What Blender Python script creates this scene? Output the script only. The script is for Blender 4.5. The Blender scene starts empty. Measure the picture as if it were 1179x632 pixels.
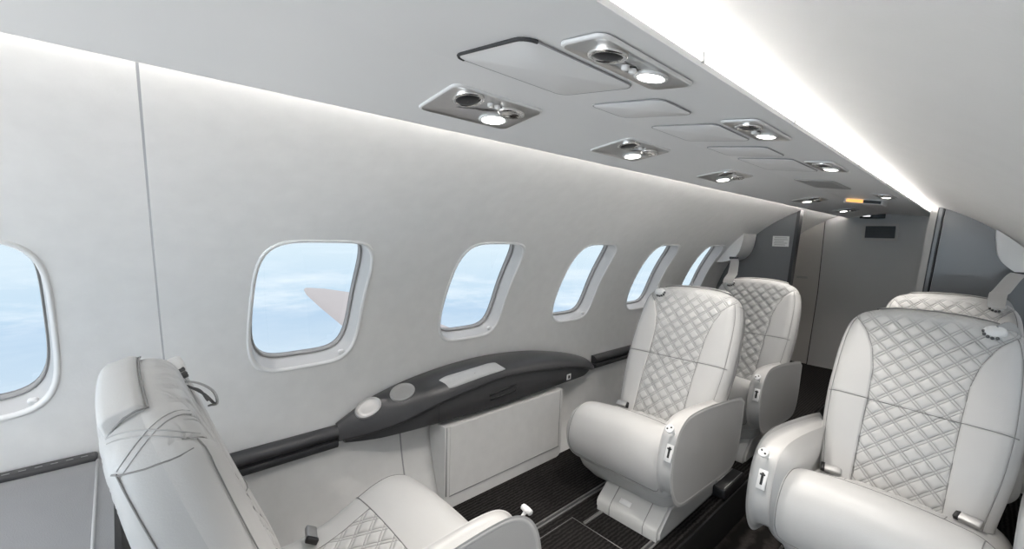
import bpy, bmesh, math, random
import numpy as np
from mathutils import Vector, Matrix
random.seed(4); rng = np.random.default_rng(4)
scene = bpy.context.scene
COL = scene.collection
PI = math.pi
H = 0.9                      # eye height above the seat platform

# ------------------------------------------------------------------ materials
def mat(name, col, rough=.5, metal=0., noise=0., nscale=60., bump=0., bscale=300., emit=None, estr=0., coat=0., spec=.5):
    m = bpy.data.materials.new(name); m.use_nodes = True
    nt = m.node_tree; b = nt.nodes['Principled BSDF']
    b.inputs['Base Color'].default_value = (*col, 1); b.inputs['Roughness'].default_value = rough
    b.inputs['Metallic'].default_value = metal; b.inputs['Coat Weight'].default_value = coat
    b.inputs['Specular IOR Level'].default_value = spec
    tc = nt.nodes.new('ShaderNodeTexCoord')
    if noise:
        n = nt.nodes.new('ShaderNodeTexNoise'); n.inputs['Scale'].default_value = nscale; n.inputs['Detail'].default_value = 4
        mx = nt.nodes.new('ShaderNodeMix'); mx.data_type = 'RGBA'
        mx.inputs['A'].default_value = (*[c*(1-noise) for c in col], 1); mx.inputs['B'].default_value = (*[min(1, c*(1+noise)) for c in col], 1)
        nt.links.new(tc.outputs['Object'], n.inputs['Vector']); nt.links.new(n.outputs['Fac'], mx.inputs['Factor'])
        nt.links.new(mx.outputs['Result'], b.inputs['Base Color'])
    if bump:
        n2 = nt.nodes.new('ShaderNodeTexNoise'); n2.inputs['Scale'].default_value = bscale; n2.inputs['Detail'].default_value = 3
        bp = nt.nodes.new('ShaderNodeBump'); bp.inputs['Strength'].default_value = bump; bp.inputs['Distance'].default_value = .002
        nt.links.new(tc.outputs['Object'], n2.inputs['Vector']); nt.links.new(n2.outputs['Fac'], bp.inputs['Height'])
        nt.links.new(bp.outputs['Normal'], b.inputs['Normal'])
    if emit:
        b.inputs['Emission Color'].default_value = (*emit, 1); b.inputs['Emission Strength'].default_value = estr
    return m

def carpet_mat(name, col, rib):
    m = mat(name, col, .95, spec=.15); nt = m.node_tree; b = nt.nodes['Principled BSDF']
    tc = nt.nodes.new('ShaderNodeTexCoord'); mp = nt.nodes.new('ShaderNodeMapping')
    w = nt.nodes.new('ShaderNodeTexWave'); w.inputs['Scale'].default_value = rib; w.inputs['Distortion'].default_value = 3.5
    w.inputs['Detail'].default_value = 3; w.bands_direction = 'X'; w.inputs['Detail Scale'].default_value = 3
    n = nt.nodes.new('ShaderNodeTexNoise'); n.inputs['Scale'].default_value = 90; n.inputs['Detail'].default_value = 6; n.inputs['Roughness'].default_value = .75
    mul = nt.nodes.new('ShaderNodeMath'); mul.operation = 'MULTIPLY'
    rp = nt.nodes.new('ShaderNodeMapRange'); rp.inputs['From Min'].default_value = .1; rp.inputs['From Max'].default_value = .55
    mx = nt.nodes.new('ShaderNodeMix'); mx.data_type = 'RGBA'
    mx.inputs['A'].default_value = (*[c*.45 for c in col], 1); mx.inputs['B'].default_value = (*[c*1.9 for c in col], 1)
    bp = nt.nodes.new('ShaderNodeBump'); bp.inputs['Strength'].default_value = .5; bp.inputs['Distance'].default_value = .004
    L = nt.links.new
    L(tc.outputs['Object'], mp.inputs['Vector']); L(mp.outputs['Vector'], w.inputs['Vector']); L(tc.outputs['Object'], n.inputs['Vector'])
    L(w.outputs['Fac'], mul.inputs[0]); L(n.outputs['Fac'], mul.inputs[1]); L(mul.outputs[0], rp.inputs['Value'])
    L(rp.outputs['Result'], mx.inputs['Factor']); L(mx.outputs['Result'], b.inputs['Base Color'])
    L(mul.outputs[0], bp.inputs['Height']); L(bp.outputs['Normal'], b.inputs['Normal'])
    return m

M = {}
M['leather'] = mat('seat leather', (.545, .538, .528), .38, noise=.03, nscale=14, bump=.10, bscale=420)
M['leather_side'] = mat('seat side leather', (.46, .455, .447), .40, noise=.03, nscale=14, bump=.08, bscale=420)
M['seam'] = mat('seam thread', (.24, .235, .23), .6)
M['stitch'] = mat('stitch line', (.42, .415, .41), .6)
M['pan'] = mat('seat shroud', (.50, .495, .485), .45, noise=.03, nscale=20)
M['plinth'] = mat('pedestal paint', (.55, .545, .53), .4, noise=.03, nscale=20)
M['liner'] = mat('sidewall fabric', (.80, .793, .78), .62, noise=.06, nscale=26, bump=.08, bscale=160)
M['ceil'] = mat('headliner', (.70, .695, .685), .6, noise=.03, nscale=16, bump=.06, bscale=160)
M['panel'] = mat('ceiling panel', (.90, .90, .90), .42, noise=.012, nscale=9)
M['groove'] = mat('panel gap', (.05, .05, .052), .7)
M['softgroove'] = mat('hatch gap', (.36, .36, .365), .6)
M['white'] = mat('white plastic', (.80, .795, .785), .3, noise=.01, nscale=30)
M['reveal'] = mat('window reveal', (.52, .515, .51), .35, noise=.02, nscale=40)
M['gasket'] = mat('window gasket', (.32, .315, .31), .5)
M['rail'] = mat('dark ledge leather', (.046, .046, .049), .31, noise=.12, nscale=30, bump=.12, bscale=380)
M['rail_front'] = mat('dark ledge face', (.066, .066, .069), .5, noise=.08, nscale=30)
M['black'] = mat('black plastic', (.012, .012, .013), .4)
M['step'] = mat('black step vinyl', (.012, .012, .012), .45, noise=.2, nscale=30)
M['chrome'] = mat('polished metal', (.82, .81, .79), .16, 1.)
M['satin'] = mat('satin metal', (.50, .495, .49), .5, 1., noise=.04, nscale=60)
M['cup'] = mat('cup holder metal', (.46, .455, .45), .38, .6, noise=.05, nscale=60)
M['tray'] = mat('brushed tray metal', (.60, .59, .575), .3, 1., noise=.05, nscale=80)
M['silver'] = mat('silver lid', (.58, .58, .58), .35, noise=.05, nscale=40)
M['track'] = mat('track aluminium', (.30, .295, .285), .45, .6, noise=.1, nscale=120)
M['carpet'] = carpet_mat('ribbed carpet', (.017, .0155, .015), 26)
M['aisle'] = carpet_mat('aisle carpet', (.018, .016, .015), 5)
M['bulk'] = mat('bulkhead laminate', (.56, .552, .545), .42, noise=.06, nscale=4)
M['bulk2'] = mat('bulkhead side laminate', (.60, .575, .55), .48, noise=.05, nscale=5)
M['closet'] = mat('closet laminate', (.14, .145, .152), .3, noise=.05, nscale=6, coat=.2)
M['closet_edge'] = mat('closet edge', (.03, .03, .032), .45)
M['paper'] = mat('placard', (.72, .72, .71), .6)
M['ink'] = mat('placard print', (.40, .40, .40), .7)
M['belt'] = mat('belt webbing', (.44, .44, .435), .7, noise=.06, nscale=200)
M['belt_dark'] = mat('dark webbing', (.12, .12, .12), .7, noise=.1, nscale=200)
M['divan'] = mat('grey divan leather', (.29, .29, .295), .42, noise=.06, nscale=25, bump=.25, bscale=500)
M['divan_side'] = mat('dark divan leather', (.045, .045, .048), .5, noise=.1, nscale=40, bump=.25, bscale=500)
M['piping'] = mat('pale piping', (.5, .5, .5), .5)
M['cove'] = mat('cove lamp', (1, 1, 1), .5, emit=(1, .965, .92), estr=45.)
M['coveL'] = mat('cove lamp wall side', (1, 1, 1), .5, emit=(1, .965, .92), estr=33.)
M['lens'] = mat('reading lamp lens', (1, 1, 1), .3, emit=(1, .95, .88), estr=16.)
M['amber'] = mat('amber sign', (.8, .4, .1), .4, emit=(1, .50, .14), estr=.9)
M['signlit'] = mat('lit sign', (.9, .9, .9), .4, emit=(1, 1, 1), estr=.9)
M['wing'] = mat('wing paint', (.50, .45, .43), .45, noise=.02, nscale=3)
def quilt_mat(name, col, s):
    m = mat(name, col, .38, noise=.03, nscale=14); nt = m.node_tree; b = nt.nodes['Principled BSDF']; L = nt.links.new
    uv = nt.nodes.new('ShaderNodeUVMap'); sp = nt.nodes.new('ShaderNodeSeparateXYZ'); L(uv.outputs[0], sp.inputs[0])
    def mth(op, a, c=None):
        n = nt.nodes.new('ShaderNodeMath'); n.operation = op
        for i, v in enumerate((a, c)):
            if v is None: continue
            if isinstance(v, (int, float)): n.inputs[i].default_value = v
            else: L(v, n.inputs[i])
        return n.outputs[0]
    d = None
    for op in ('ADD', 'SUBTRACT'):
        f = mth('FLOORED_MODULO', mth('MULTIPLY', mth(op, sp.outputs[0], sp.outputs[1]), 1/math.sqrt(2)), s)
        q = mth('MINIMUM', mth('MINIMUM', f, mth('SUBTRACT', s, f)), mth('ABSOLUTE', mth('SUBTRACT', f, .0062)))
        d = q if d is None else mth('MINIMUM', d, q)
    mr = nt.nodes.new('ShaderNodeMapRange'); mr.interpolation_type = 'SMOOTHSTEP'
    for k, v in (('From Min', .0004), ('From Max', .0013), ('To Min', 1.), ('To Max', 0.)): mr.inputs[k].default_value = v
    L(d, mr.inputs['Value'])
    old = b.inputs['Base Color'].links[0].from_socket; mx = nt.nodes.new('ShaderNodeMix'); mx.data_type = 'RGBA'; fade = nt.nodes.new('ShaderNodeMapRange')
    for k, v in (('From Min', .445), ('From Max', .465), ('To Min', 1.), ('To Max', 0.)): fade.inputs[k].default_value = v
    L(sp.outputs[1], fade.inputs['Value']); msk = mth('MULTIPLY', mr.outputs[0], fade.outputs[0]); L(mth('MULTIPLY', msk, .52), mx.inputs['Factor']); L(old, mx.inputs['A']); mx.inputs['B'].default_value = (.27, .265, .26, 1)  # grey thread colour on the stitch lines also paints in their groove shade
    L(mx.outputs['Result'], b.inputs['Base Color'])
    bp = nt.nodes.new('ShaderNodeBump'); bp.invert = True; bp.inputs['Strength'].default_value = .8; bp.inputs['Distance'].default_value = .0015; L(msk, bp.inputs['Height']); L(bp.outputs['Normal'], b.inputs['Normal'])
    return m
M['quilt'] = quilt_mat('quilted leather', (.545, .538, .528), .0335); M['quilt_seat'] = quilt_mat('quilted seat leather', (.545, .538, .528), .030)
def put_uv(me, uv):
    l = me.uv_layers.new(name='UVMap'); vi = np.empty(len(me.loops), dtype=np.int32); me.loops.foreach_get('vertex_index', vi)
    l.data.foreach_set('uv', np.asarray(uv, dtype=np.float32)[vi].reshape(-1))
def glass():
    m = bpy.data.materials.new('window glass'); m.use_nodes = True; nt = m.node_tree; nt.nodes.clear()
    o = nt.nodes.new('ShaderNodeOutputMaterial'); t = nt.nodes.new('ShaderNodeBsdfTransparent'); g = nt.nodes.new('ShaderNodeBsdfGlossy')
    t.inputs['Color'].default_value = (.262, .262, .26, 1); g.inputs['Roughness'].default_value = .03
    x = nt.nodes.new('ShaderNodeMixShader'); x.inputs['Fac'].default_value = .04
    nt.links.new(t.outputs[0], x.inputs[1]); nt.links.new(g.outputs[0], x.inputs[2]); nt.links.new(x.outputs[0], o.inputs['Surface'])
    return m
M['glass'] = glass()

# ------------------------------------------------------------------ mesh helpers
def mesh(name, V, F, smooth=True, angle=None):
    me = bpy.data.meshes.new(name); me.from_pydata([tuple(map(float, v)) for v in V], [], [tuple(map(int, f)) for f in F])
    if angle is None:
        me.polygons.foreach_set('use_smooth', [smooth]*len(me.polygons))
    else:
        me.polygons.foreach_set('use_smooth', [True]*len(me.polygons)); me.set_sharp_from_angle(angle=math.radians(angle))
    me.update(); return me
def fixn(me, dist=1e-6):
    bm = bmesh.new(); bm.from_mesh(me); bmesh.ops.remove_doubles(bm, verts=bm.verts, dist=dist); bmesh.ops.recalc_face_normals(bm, faces=bm.faces)
    bm.to_mesh(me); bm.free(); return me
class MB:
    def __init__(s): s.V = []; s.F = []
    def add(s, V, F):
        o = len(s.V); s.V += [tuple(v) for v in V]; s.F += [tuple(i+o for i in f) for f in F]; return s
    def me(s, name, **k): return fixn(mesh(name, s.V, s.F, **k))
def gridF(n, m, wrap=False):
    F = []
    for i in range(n-1):
        for j in range(m if wrap else m-1):
            F.append((i*m+j, i*m+(j+1) % m, (i+1)*m+(j+1) % m, (i+1)*m+j))
    return F
def tube(pts, r, k=6, up=None):
    P = [Vector(p) for p in pts]; V = []; n = len(P)
    nrm = None
    for i, p in enumerate(P):
        t = (P[min(i+1, n-1)]-P[max(i-1, 0)]).normalized()
        if nrm is None:
            a = Vector((0, 0, 1)) if abs(t.z) < .9 else Vector((1, 0, 0)); nrm = t.cross(a).normalized()
        else:
            nrm = (nrm - t*nrm.dot(t)).normalized()
        b = t.cross(nrm)
        for j in range(k):
            a = 2*PI*j/k; V.append(p+(nrm*math.cos(a)+b*math.sin(a))*r)
    F = gridF(n, k, True); F.append(tuple(range(k))); F.append(tuple((n-1)*k+j for j in reversed(range(k))))
    return V, F
def rbox(sx, sy, sz, r=.004, seg=2, loc=(0, 0, 0)):
    bm = bmesh.new(); bmesh.ops.create_cube(bm, size=1)
    for v in bm.verts: v.co = Vector((v.co.x*sx, v.co.y*sy, v.co.z*sz))
    if r > 0: bmesh.ops.bevel(bm, geom=list(bm.edges), offset=min(r, .49*min(sx, sy, sz)), segments=seg, affect='EDGES', profile=.5)
    V = [v.co+Vector(loc) for v in bm.verts]; bm.verts.index_update(); F = [[v.index for v in f.verts] for f in bm.faces]; bm.free()
    return V, F
def lathe(prof, k=24, M4=None):
    V = []
    for r, z in prof:
        for j in range(k):
            a = 2*PI*j/k; V.append(Vector((r*math.cos(a), r*math.sin(a), z)))
    F = gridF(len(prof), k, True)
    if M4 is not None: V = [M4 @ v for v in V]
    return V, F
def prism(poly, d0, d1, axes):
    """poly in 2D, extruded d0..d1; axes maps (a,b,d)->xyz"""
    n = len(poly); V = [axes(a, b, d0) for a, b in poly]+[axes(a, b, d1) for a, b in poly]
    F = [(i, (i+1) % n, n+(i+1) % n, n+i) for i in range(n)]+[tuple(range(n))[::-1], tuple(range(n, 2*n))]
    return V, F
def cr(pts, n):
    """Catmull-Rom through 2D/3D points"""
    P = np.array(pts, float); P = np.vstack([2*P[0]-P[1], P, 2*P[-1]-P[-2]]); out = []
    for i in range(1, len(P)-2):
        for t in np.linspace(0, 1, n, endpoint=False):
            a, b, c, d = P[i-1:i+3]
            out.append(.5*((2*b)+(-a+c)*t+(2*a-5*b+4*c-d)*t*t+(-a+3*b-3*c+d)*t**3))
    out.append(P[-2]); return np.array(out)
def rrect(a, b, r, k=6):
    o = []
    for cx, cy, a0 in ((a-r, b-r, 0), (-a+r, b-r, 90), (-a+r, -b+r, 180), (a-r, -b+r, 270)):
        for i in range(k+1):
            t = math.radians(a0+90*i/k); o.append((cx+r*math.cos(t), cy+r*math.sin(t)))
    return o

def link(o, parent=None):
    COL.objects.link(o)
    if parent is not None: o.parent = parent
    return o
def part(name, me, m, parent=None):
    if not me.materials: me.materials.append(M[m])
    o = bpy.data.objects.new(name, me); return link(o, parent)
def thing(name, label, cat, loc=(0, 0, 0), rz=0, group=None):
    o = bpy.data.objects.new(name, None); o.empty_display_size = .1; link(o); o.location = loc; o.rotation_euler = (0, 0, rz)
    o['label'] = label; o['category'] = cat
    if group: o['group'] = group
    return o
def tag(o, label, cat, group=None):
    o['label'] = label; o['category'] = cat
    if group: o['group'] = group
    return o
def struct(name, me, m, parent=None):
    o = part(name, me, m, parent)
    if parent is None: o['kind'] = 'structure'
    return o

# ------------------------------------------------------------------ fuselage geometry
XC, ZC, RR = -.45, H-.526, .7727
def cyl(y, deg, r=RR, side=-1):
    a = math.radians(deg); return (XC+side*r*math.cos(a), y, ZC+r*math.sin(a))
Y0, Y1 = -1.05, 3.8
AF = math.degrees(math.asin(-ZC/RR))-.6
WIN = [-.80, -.222, .368, .912, 1.462, 2.013, 2.56]
WA, WB, WC, WN = .141, .196, 25.95, 4.5
NS_ = 12
def win_outline(c, sa=1., sb=1., r=RR, side=-1, dirs=None, off=0.):
    out = []
    for th in dirs:
        ct, st = math.cos(th), math.sin(th)
        k = (abs(ct/(WA*sa))**WN+abs(st/(WB*sb))**WN)**(-1/WN)
        dy, s = k*ct, k*st
        out.append(cyl(c+dy, WC+math.degrees(s/RR), r, side))
    return out
def liner(name, side, seam=None):
    mb = MB(); A = list(np.linspace(AF, 6, 12))+list(np.linspace(6, 46, NS_+1))[1:]+list(np.linspace(46, 90.5, 15))[1:]
    ys = [Y0]; spans = []
    for c in WIN:
        spans.append((ys[-1], c-.2, None)); spans.append((c-.2, c+.2, c)); ys.append(c+.2)
    spans.append((ys[-1], Y1, None))
    for y0, y1, c in spans:
        segs = [(y0, y1)]
        if seam and y0 < seam < y1: segs = [(y0, seam-.0016), (seam+.0016, y1)]
        for a0, a1 in segs:
            yy = np.linspace(a0, a1, NS_+1 if c is not None else max(2, int((a1-a0)/.08)+1))
            V = [cyl(y+(.031+(69.6-a)*.0008-.052 if seam and abs(y-seam) < .003 else 0), a, RR, side) for y in yy for a in A]; F = gridF(len(yy), len(A))
            if c is not None:
                F = [f for f in F if not (6-1e-3 <= A[f[0] % len(A)] and A[f[1] % len(A)] <= 46+1e-3)]
            mb.add(V, F)
        if c is not None:
            ya = np.linspace(-.2, .2, NS_+1); aa = np.linspace(6, 46, NS_+1)
            B = [(.2, a) for a in aa[:-1]]+[(y, 46) for y in ya[::-1][:-1]]+[(-.2, a) for a in aa[::-1][:-1]]+[(y, 6) for y in ya[:-1]]
            B2 = [(y, math.radians(a-WC)*RR) for y, a in B]; dirs = [math.atan2(s, y) for y, s in B2]
            rings = []
            for q in np.linspace(0, 1, 6):
                ring = []
                for (y, s), th in zip(B2, dirs):
                    ct, st = math.cos(th), math.sin(th); k = (abs(ct/WA)**WN+abs(st/WB)**WN)**(-1/WN)
                    yy_, ss = y*(1-q)+k*ct*q, s*(1-q)+k*st*q
                    ring.append(cyl(c+yy_, WC+math.degrees(ss/RR), RR, side))
                rings += ring
            mb.add(rings, gridF(6, len(B), True))
    return mb.me(name)
def dirs_fine():
    # denser near the corners
    th = []
    for k in range(96):
        a = 2*PI*k/96; th.append(math.atan2(WB*math.sin(a), WA*math.cos(a)))
    return th
DF = dirs_fine()
struct('wall_left', liner('sidewall', -1, .052), 'liner')
struct('wall_right', liner('sidewall opposite', 1), 'ceil')
# dark gap strip behind the panel joint
mb = MB(); V = []
for a in np.linspace(AF, 80, 50):
    ys_ = .031+(69.6-a)*.0008; V += [cyl(ys_-.006, a, RR+.003), cyl(ys_+.006, a, RR+.003)]
mb.add(V, gridF(50, 2)); struct('trim_1', mb.me('panel joint'), 'softgroove')

n = 0
for side in (-1, 1):
    for c in WIN:
        n += 1
        rings = [(.935, .95, .0015), (.925, .94, .012), (.90, .915, .03), (.885, .90, .046)]
        V = []
        for sa, sb, d in rings: V += win_outline(c, sa, sb, RR+d, side, DF)
        fr = struct('window_%d' % n, fixn(mesh('window reveal', V, gridF(len(rings), 96, True))), 'reveal'); fr['kind'] = 'structure'
        V = []
        rim = [(1.004, 1.003, .0008), (.992, .994, -.0026), (.968, .976, -.0032), (.945, .957, -.001), (.932, .947, .003)]
        for sa, sb, d in rim: V += win_outline(c, sa, sb, RR+d, side, DF)
        part('rim', fixn(mesh('window rim', V, gridF(len(rim), 96, True))), 'white', fr)
        V = []
        for sa, sb, d in [(.888, .903, .045), (.868, .885, .042), (.855, .873, .047), (.853, .871, .060)]: V += win_outline(c, sa, sb, RR+d, side, DF)
        part('gasket', fixn(mesh('window gasket', V, gridF(4, 96, True))), 'gasket', fr)
        V = []
        for q in np.linspace(0.02, 1, 8): V += win_outline(c, .875*q, .895*q, RR+.055, side, DF)
        part('pane', fixn(mesh('window pane', V, gridF(8, 96, True)+[tuple(range(96))])), 'glass', fr)
        if side < 0:
            # small pull tab of the window shade at the lower aft corner
            p = Vector(cyl(c+.098, WC-math.degrees(.168/RR), RR+.01))
            part('shade_pull', fixn(mesh('shade pull', *rbox(.012, .016, .011, .004, 2, p))), 'white', fr)

# floor: two side platforms with a dropped aisle
AX0, AX1, AD = -.535, -.335, -.13
mb = MB(); P = [(-1.15, -.1), (-1.15, 0), (AX0-.01, 0), (AX0, -.012), (AX0, -.1)]
mb.add(*prism(P, Y0, Y1, lambda a, b, d: (a, d, b)))
struct('floor', mb.me('left platform', angle=40), 'carpet')
mb = MB(); mb.add(*prism([(AX1, -.1), (AX1, -.012), (AX1+.01, 0), (.25, 0), (.25, -.1)], Y0, Y1, lambda a, b, d: (a, d, b)))
struct('floor_right', mb.me('right platform', angle=40), 'carpet')
mb = MB(); mb.add(*prism([(AX0-.02, AD-.03), (AX1+.02, AD-.03), (AX1+.02, AD), (AX0-.02, AD)], Y0, Y1, lambda a, b, d: (a, d, b)))
struct('floor_aisle', mb.me('aisle floor'), 'aisle')
for k, (xa, s) in enumerate(((AX0, 1), (AX1, -1))):
    mb = MB(); mb.add(*prism([(xa-.004*s, AD), (xa+.006*s, AD), (xa+.006*s, -.012), (xa+.002*s, -.004), (xa-.004*s, -.004)], Y0, Y1, lambda a, b, d: (a, d, b)))
    struct('trim_%d' % (2+k), mb.me('step riser', angle=40), 'step')
# ceiling panel between the two coves (ridge slightly higher in the middle)
zc0, zc1 = H+.183, H+.2105
prof = [(-.668, zc0+.0095), (-.6755, zc0+.0065), (-.674, zc0+.001), (-.669, zc0+.0008)]
for q in np.linspace(.04, .95, 8): prof.append((-.669+(.209)*q, zc0+.0008+(zc1-zc0)*q))
prof += [(-.463, zc1+.0005), (-.457, zc1+.0005)]
for q in np.linspace(.05, .96, 8): prof.append((-.457+(.228)*q, zc1-(zc1-zc0)*q))
prof += [(-.2275, zc0+.0008), (-.2225, zc0+.001), (-.221, zc0+.0065), (-.229, zc0+.0095), (-.262, zc0+.0105), (-.46, zc1+.012), (-.636, zc0+.0105)]
mb = MB(); mb.add(*prism(prof, Y0, Y1, lambda a, b, d: (a, d, b)))
struct('ceiling', mb.me('ceiling panel', angle=35), 'panel')
# ends of the cabin
def disc(y, th, name):
    mb = MB(); P = [cyl(0, a, RR+.02)[0::2] for a in np.linspace(-60, 90, 50)]+[cyl(0, a, RR+.02, 1)[0::2] for a in np.linspace(90, -60, 50)[1:]]
    P = [(x, max(z, -.3)) for x, z in P]
    mb.add(*prism(P, y, y+th, lambda a, b, d: (a, d, b))); return mb.me(name, angle=40)
struct('wall_back', disc(Y1, .04, 'rear bulkhead'), 'bulk2')

# ------------------------------------------------------------------ bulkhead details
def ybox(name, m, x0, x1, z0, z1, y0, y1, r=.003, parent=None):
    return part(name, mesh(name, *rbox(x1-x0, y1-y0, z1-z0, r, 2, ((x0+x1)/2, (y0+y1)/2, (z0+z1)/2)), angle=50), m, parent)
dr = MB()
P = [(-.828, 0.0), (-.80, .55), (-.795, H+.178)]+[(-.70, H+.19), (-.46, H+.215), (-.22, H+.19), (-.10, H+.165), (-.115, .55), (-.13, 0)]
dr.add(*prism(P, Y1-.014, Y1-.002, lambda a, b, d: (a, d, b)))
door = struct('door_1', dr.me('lavatory door', angle=40), 'bulk')
mb = MB(); mb.add(*tube([(-.832, Y1-.004, 0), (-.804, Y1-.004, .55), (-.799, Y1-.004, H+.16)], .0035, 6)); part('door_gap', mb.me('door gap'), 'groove', door)
t = thing('air_vent', 'dark louvred air grille in a grey frame high on the grey bulkhead', 'air vent', (-.487, Y1-.016, H+.088))
ring = [(a, b) for a, b in rrect(.094, .056, .006, 3)]; inner = [(a, b) for a, b in rrect(.078, .040, .003, 3)]
V = [(a, 0, b) for a, b in ring]+[(a, -.008, b) for a, b in ring]+[(a, -.008, b) for a, b in inner]+[(a, -.001, b) for a, b in inner]
part('frame', fixn(mesh('grille frame', V, gridF(4, len(ring), True), angle=40)), 'bulk2', t)
V, F = rbox(.158, .003, .082, 0, 1, (0, -.001, 0)); part('back_plate', mesh('grille back', V, F, smooth=False), 'black', t)
for k in range(9):
    V, F = rbox(.155, .006, .0035, 0, 1, (0, -.004, -.034+.0085*k)); part('louvre', mesh('louvre', V, F, smooth=False), 'closet_edge', t)
t = thing('exit_sign', 'small black sign with a white lit patch over the bulkhead grille', 'sign', (-.535, Y1-.018, H+.197))
V, F = rbox(.135, .012, .036, .003, 2); part('housing', mesh('sign housing', V, F, angle=50), 'black', t)
V, F = rbox(.040, .003, .013, .001, 1, (-.03, -.0068, .001)); part('lit_legend', mesh('lit legend', V, F, smooth=False), 'signlit', t)
tag(ybox('latch_plate', 'satin', -.948, -.876, H-.262, H-.247, Y1-.006, Y1+.0, .002), 'tiny silver plate on the brown-grey panel left of the bulkhead door seam', 'plate')

# closets either side of the aisle opening
YP = 2.95
def arc_poly(side, xin_top, xin_bot):
    xs = XC+side*1e-9
    a_top = math.degrees(math.acos(min(1, abs(xin_top-XC)/(RR+.004))))
    pts = [cyl(0, a, RR+.004, side)[0::2] for a in np.linspace(AF, a_top, 40)]
    zt = pts[-1][1]
    return [tuple(p) for p in pts]+[(xin_top, zt), (xin_bot, pts[0][1])]
mb = MB(); P = arc_poly(-1, -.757, -.815); mb.add(*prism(P, YP, YP+.03, lambda a, b, d: (a, d, b)))
struct('wall_closet_left', mb.me('left closet front', angle=40), 'closet')
mb = MB(); P = [(-.757, H+.186), (-.741, H+.189), (-.800, 0), (-.815, 0)]; mb.add(*prism(P, YP-.012, YP+.05, lambda a, b, d: (a, d, b)))
struct('trim_4', mb.me('left closet post', angle=40), 'closet_edge')
mb = MB(); P = arc_poly(1, -.145, -.205); mb.add(*prism(P, YP, YP+.03, lambda a, b, d: (a, d, b)))
struct('wall_closet_right', mb.me('right closet front', angle=40), 'closet')
for k, (x0, x1, y0, m) in enumerate(((-.196, -.171, YP-.012, 'bulk2'), (-.171, -.166, YP-.006, 'groove'), (-.166, -.154, YP-.014, 'closet'), (-.154, -.148, YP-.008, 'groove'))):
    mb = MB(); P = [(x0, H+.19-.0*k), (x1, H+.19), (x1-.062, 0), (x0-.062, 0)]; mb.add(*prism(P, y0, YP+.05, lambda a, b, d: (a, d, b)))
    struct('trim_%d' % (5+k), mb.me('right closet post', angle=40), m)
t = thing('placard', 'small white printed notice on the dark left closet panel', 'notice', (-.833, YP-.003, H+.007))
V, F = rbox(.088, .002, .062, .001, 1); part('card', mesh('notice card', V, F, smooth=False), 'paper', t)
mb = MB()
for k, (w, x) in enumerate(((.066, 0), (.072, 0), (.050, -.008), (.070, 0), (.058, -.004))): mb.add(*rbox(w, .001, .0042, 0, 1, (x, -.0014, .021-.0105*k)))
part('print', mb.me('notice print', smooth=False), 'ink', t)

# belt housings hugging the liner at the closets
for side, lab in ((-1, 'white moulded belt housing on the left sidewall before the dark closet'), (1, 'white moulded belt housing on the right sidewall before the dark closet')):
    base = [cyl(0, a, RR-.003, side)[0::2] for a in np.linspace(48 if side < 0 else 52, 31, 12)]
    inn = [(-1.08, H-.128), (-1.04, H-.117), (-1.012, H-.100), (-.99, H-.072), (-.976, H-.035), (-.968, H+.012)] if side < 0 else [(-1.06, H-.122), (-1.0, H-.100), (-.965, H-.072), (-.945, H-.045), (-.934, H-.012), (-.925, H+.055)]
    if side > 0: inn = [(2*XC-x, z) for x, z in inn]
    P = base+cr(inn, 4).tolist()
    c = (cyl(0, 38, RR, side)[0], 2.78, cyl(0, 38, RR, side)[2])
    mb = MB(); mb.add(*prism([(x-c[0], z-c[2]) for x, z in P], -.05, .155, lambda a, b, d: (a, d, b)))
    me = mb.me('belt housing', angle=45)
    t = thing('belt_housing', lab, 'belt housing', c)
    part('cover', me, 'white', t)
    V, F = rbox(.050, .012, .014, .003, 2, ((-1.01 if side < 0 else 2*XC+1.01)-c[0], -.053, H-.100-c[2])); part('belt_slot', mesh('belt slot', V, F, angle=50), 'closet_edge', t)

def ribbon(pts, w, th=.0022, wdir=(1, 0, 0)):
    P = cr(pts, 6); V = []; wd = Vector(wdir).normalized()
    for i, p in enumerate(P):
        tn = (Vector(P[min(i+1, len(P)-1)])-Vector(P[max(i-1, 0)])).normalized()
        wv = (wd-tn*wd.dot(tn)).normalized(); nn = tn.cross(wv); c = Vector(p)
        for a, b in ((-.5, -.5), (.5, -.5), (.5, .5), (-.5, .5)): V.append(c+wv*(a*w)+nn*(b*th))
    n_ = len(P); F = gridF(n_, 4, True)+[(0, 1, 2, 3), tuple((n_-1)*4+j for j in (3, 2, 1, 0))]
    return V, F

# ------------------------------------------------------------------ side ledge rails and consoles
railp = [(-1.2165, .343), (-1.209, .345), (-1.196, .341), (-1.187, .331), (-1.1865, .321), (-1.191, .314), (-1.198, .3115), (-1.198, .308), (-1.190, .305), (-1.188, .296), (-1.193, .286), (-1.205, .281), (-1.2145, .28)]
def rail(y0, y1, side, lab, grp):
    P = [(x, z) if side < 0 else (2*XC-x, z) for x, z in railp]
    yc = (y0+y1)/2; t = thing('ledge_rail', lab, 'rail', (XC+side*.74, yc, .28), 0, grp)
    top = [p for p in P[:8]]+[P[-1]]; low = [P[0]]+P[7:]
    ax = lambda a, b, d: (a-(XC+side*.74), d-yc, b-.28)
    mb = MB(); mb.add(*prism([P[0]]+P[1:8]+[(P[0][0], P[7][1])], y0, y1, ax)); part('padded_top', mb.me('rail top', angle=40), 'rail', t)
    mb = MB(); mb.add(*prism([(P[0][0], P[8][1])]+P[8:], y0, y1, ax)); part('lower_lip', mb.me('rail lip', angle=40), 'rail', t)
rail(-.02, .449, -1, 'dark padded ledge rail along the sidewall behind the reclined aft-facing seat', None)
rail(1.647, 2.94, -1, 'dark padded ledge rail along the sidewall running behind the left forward-facing seats', None)

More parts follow.
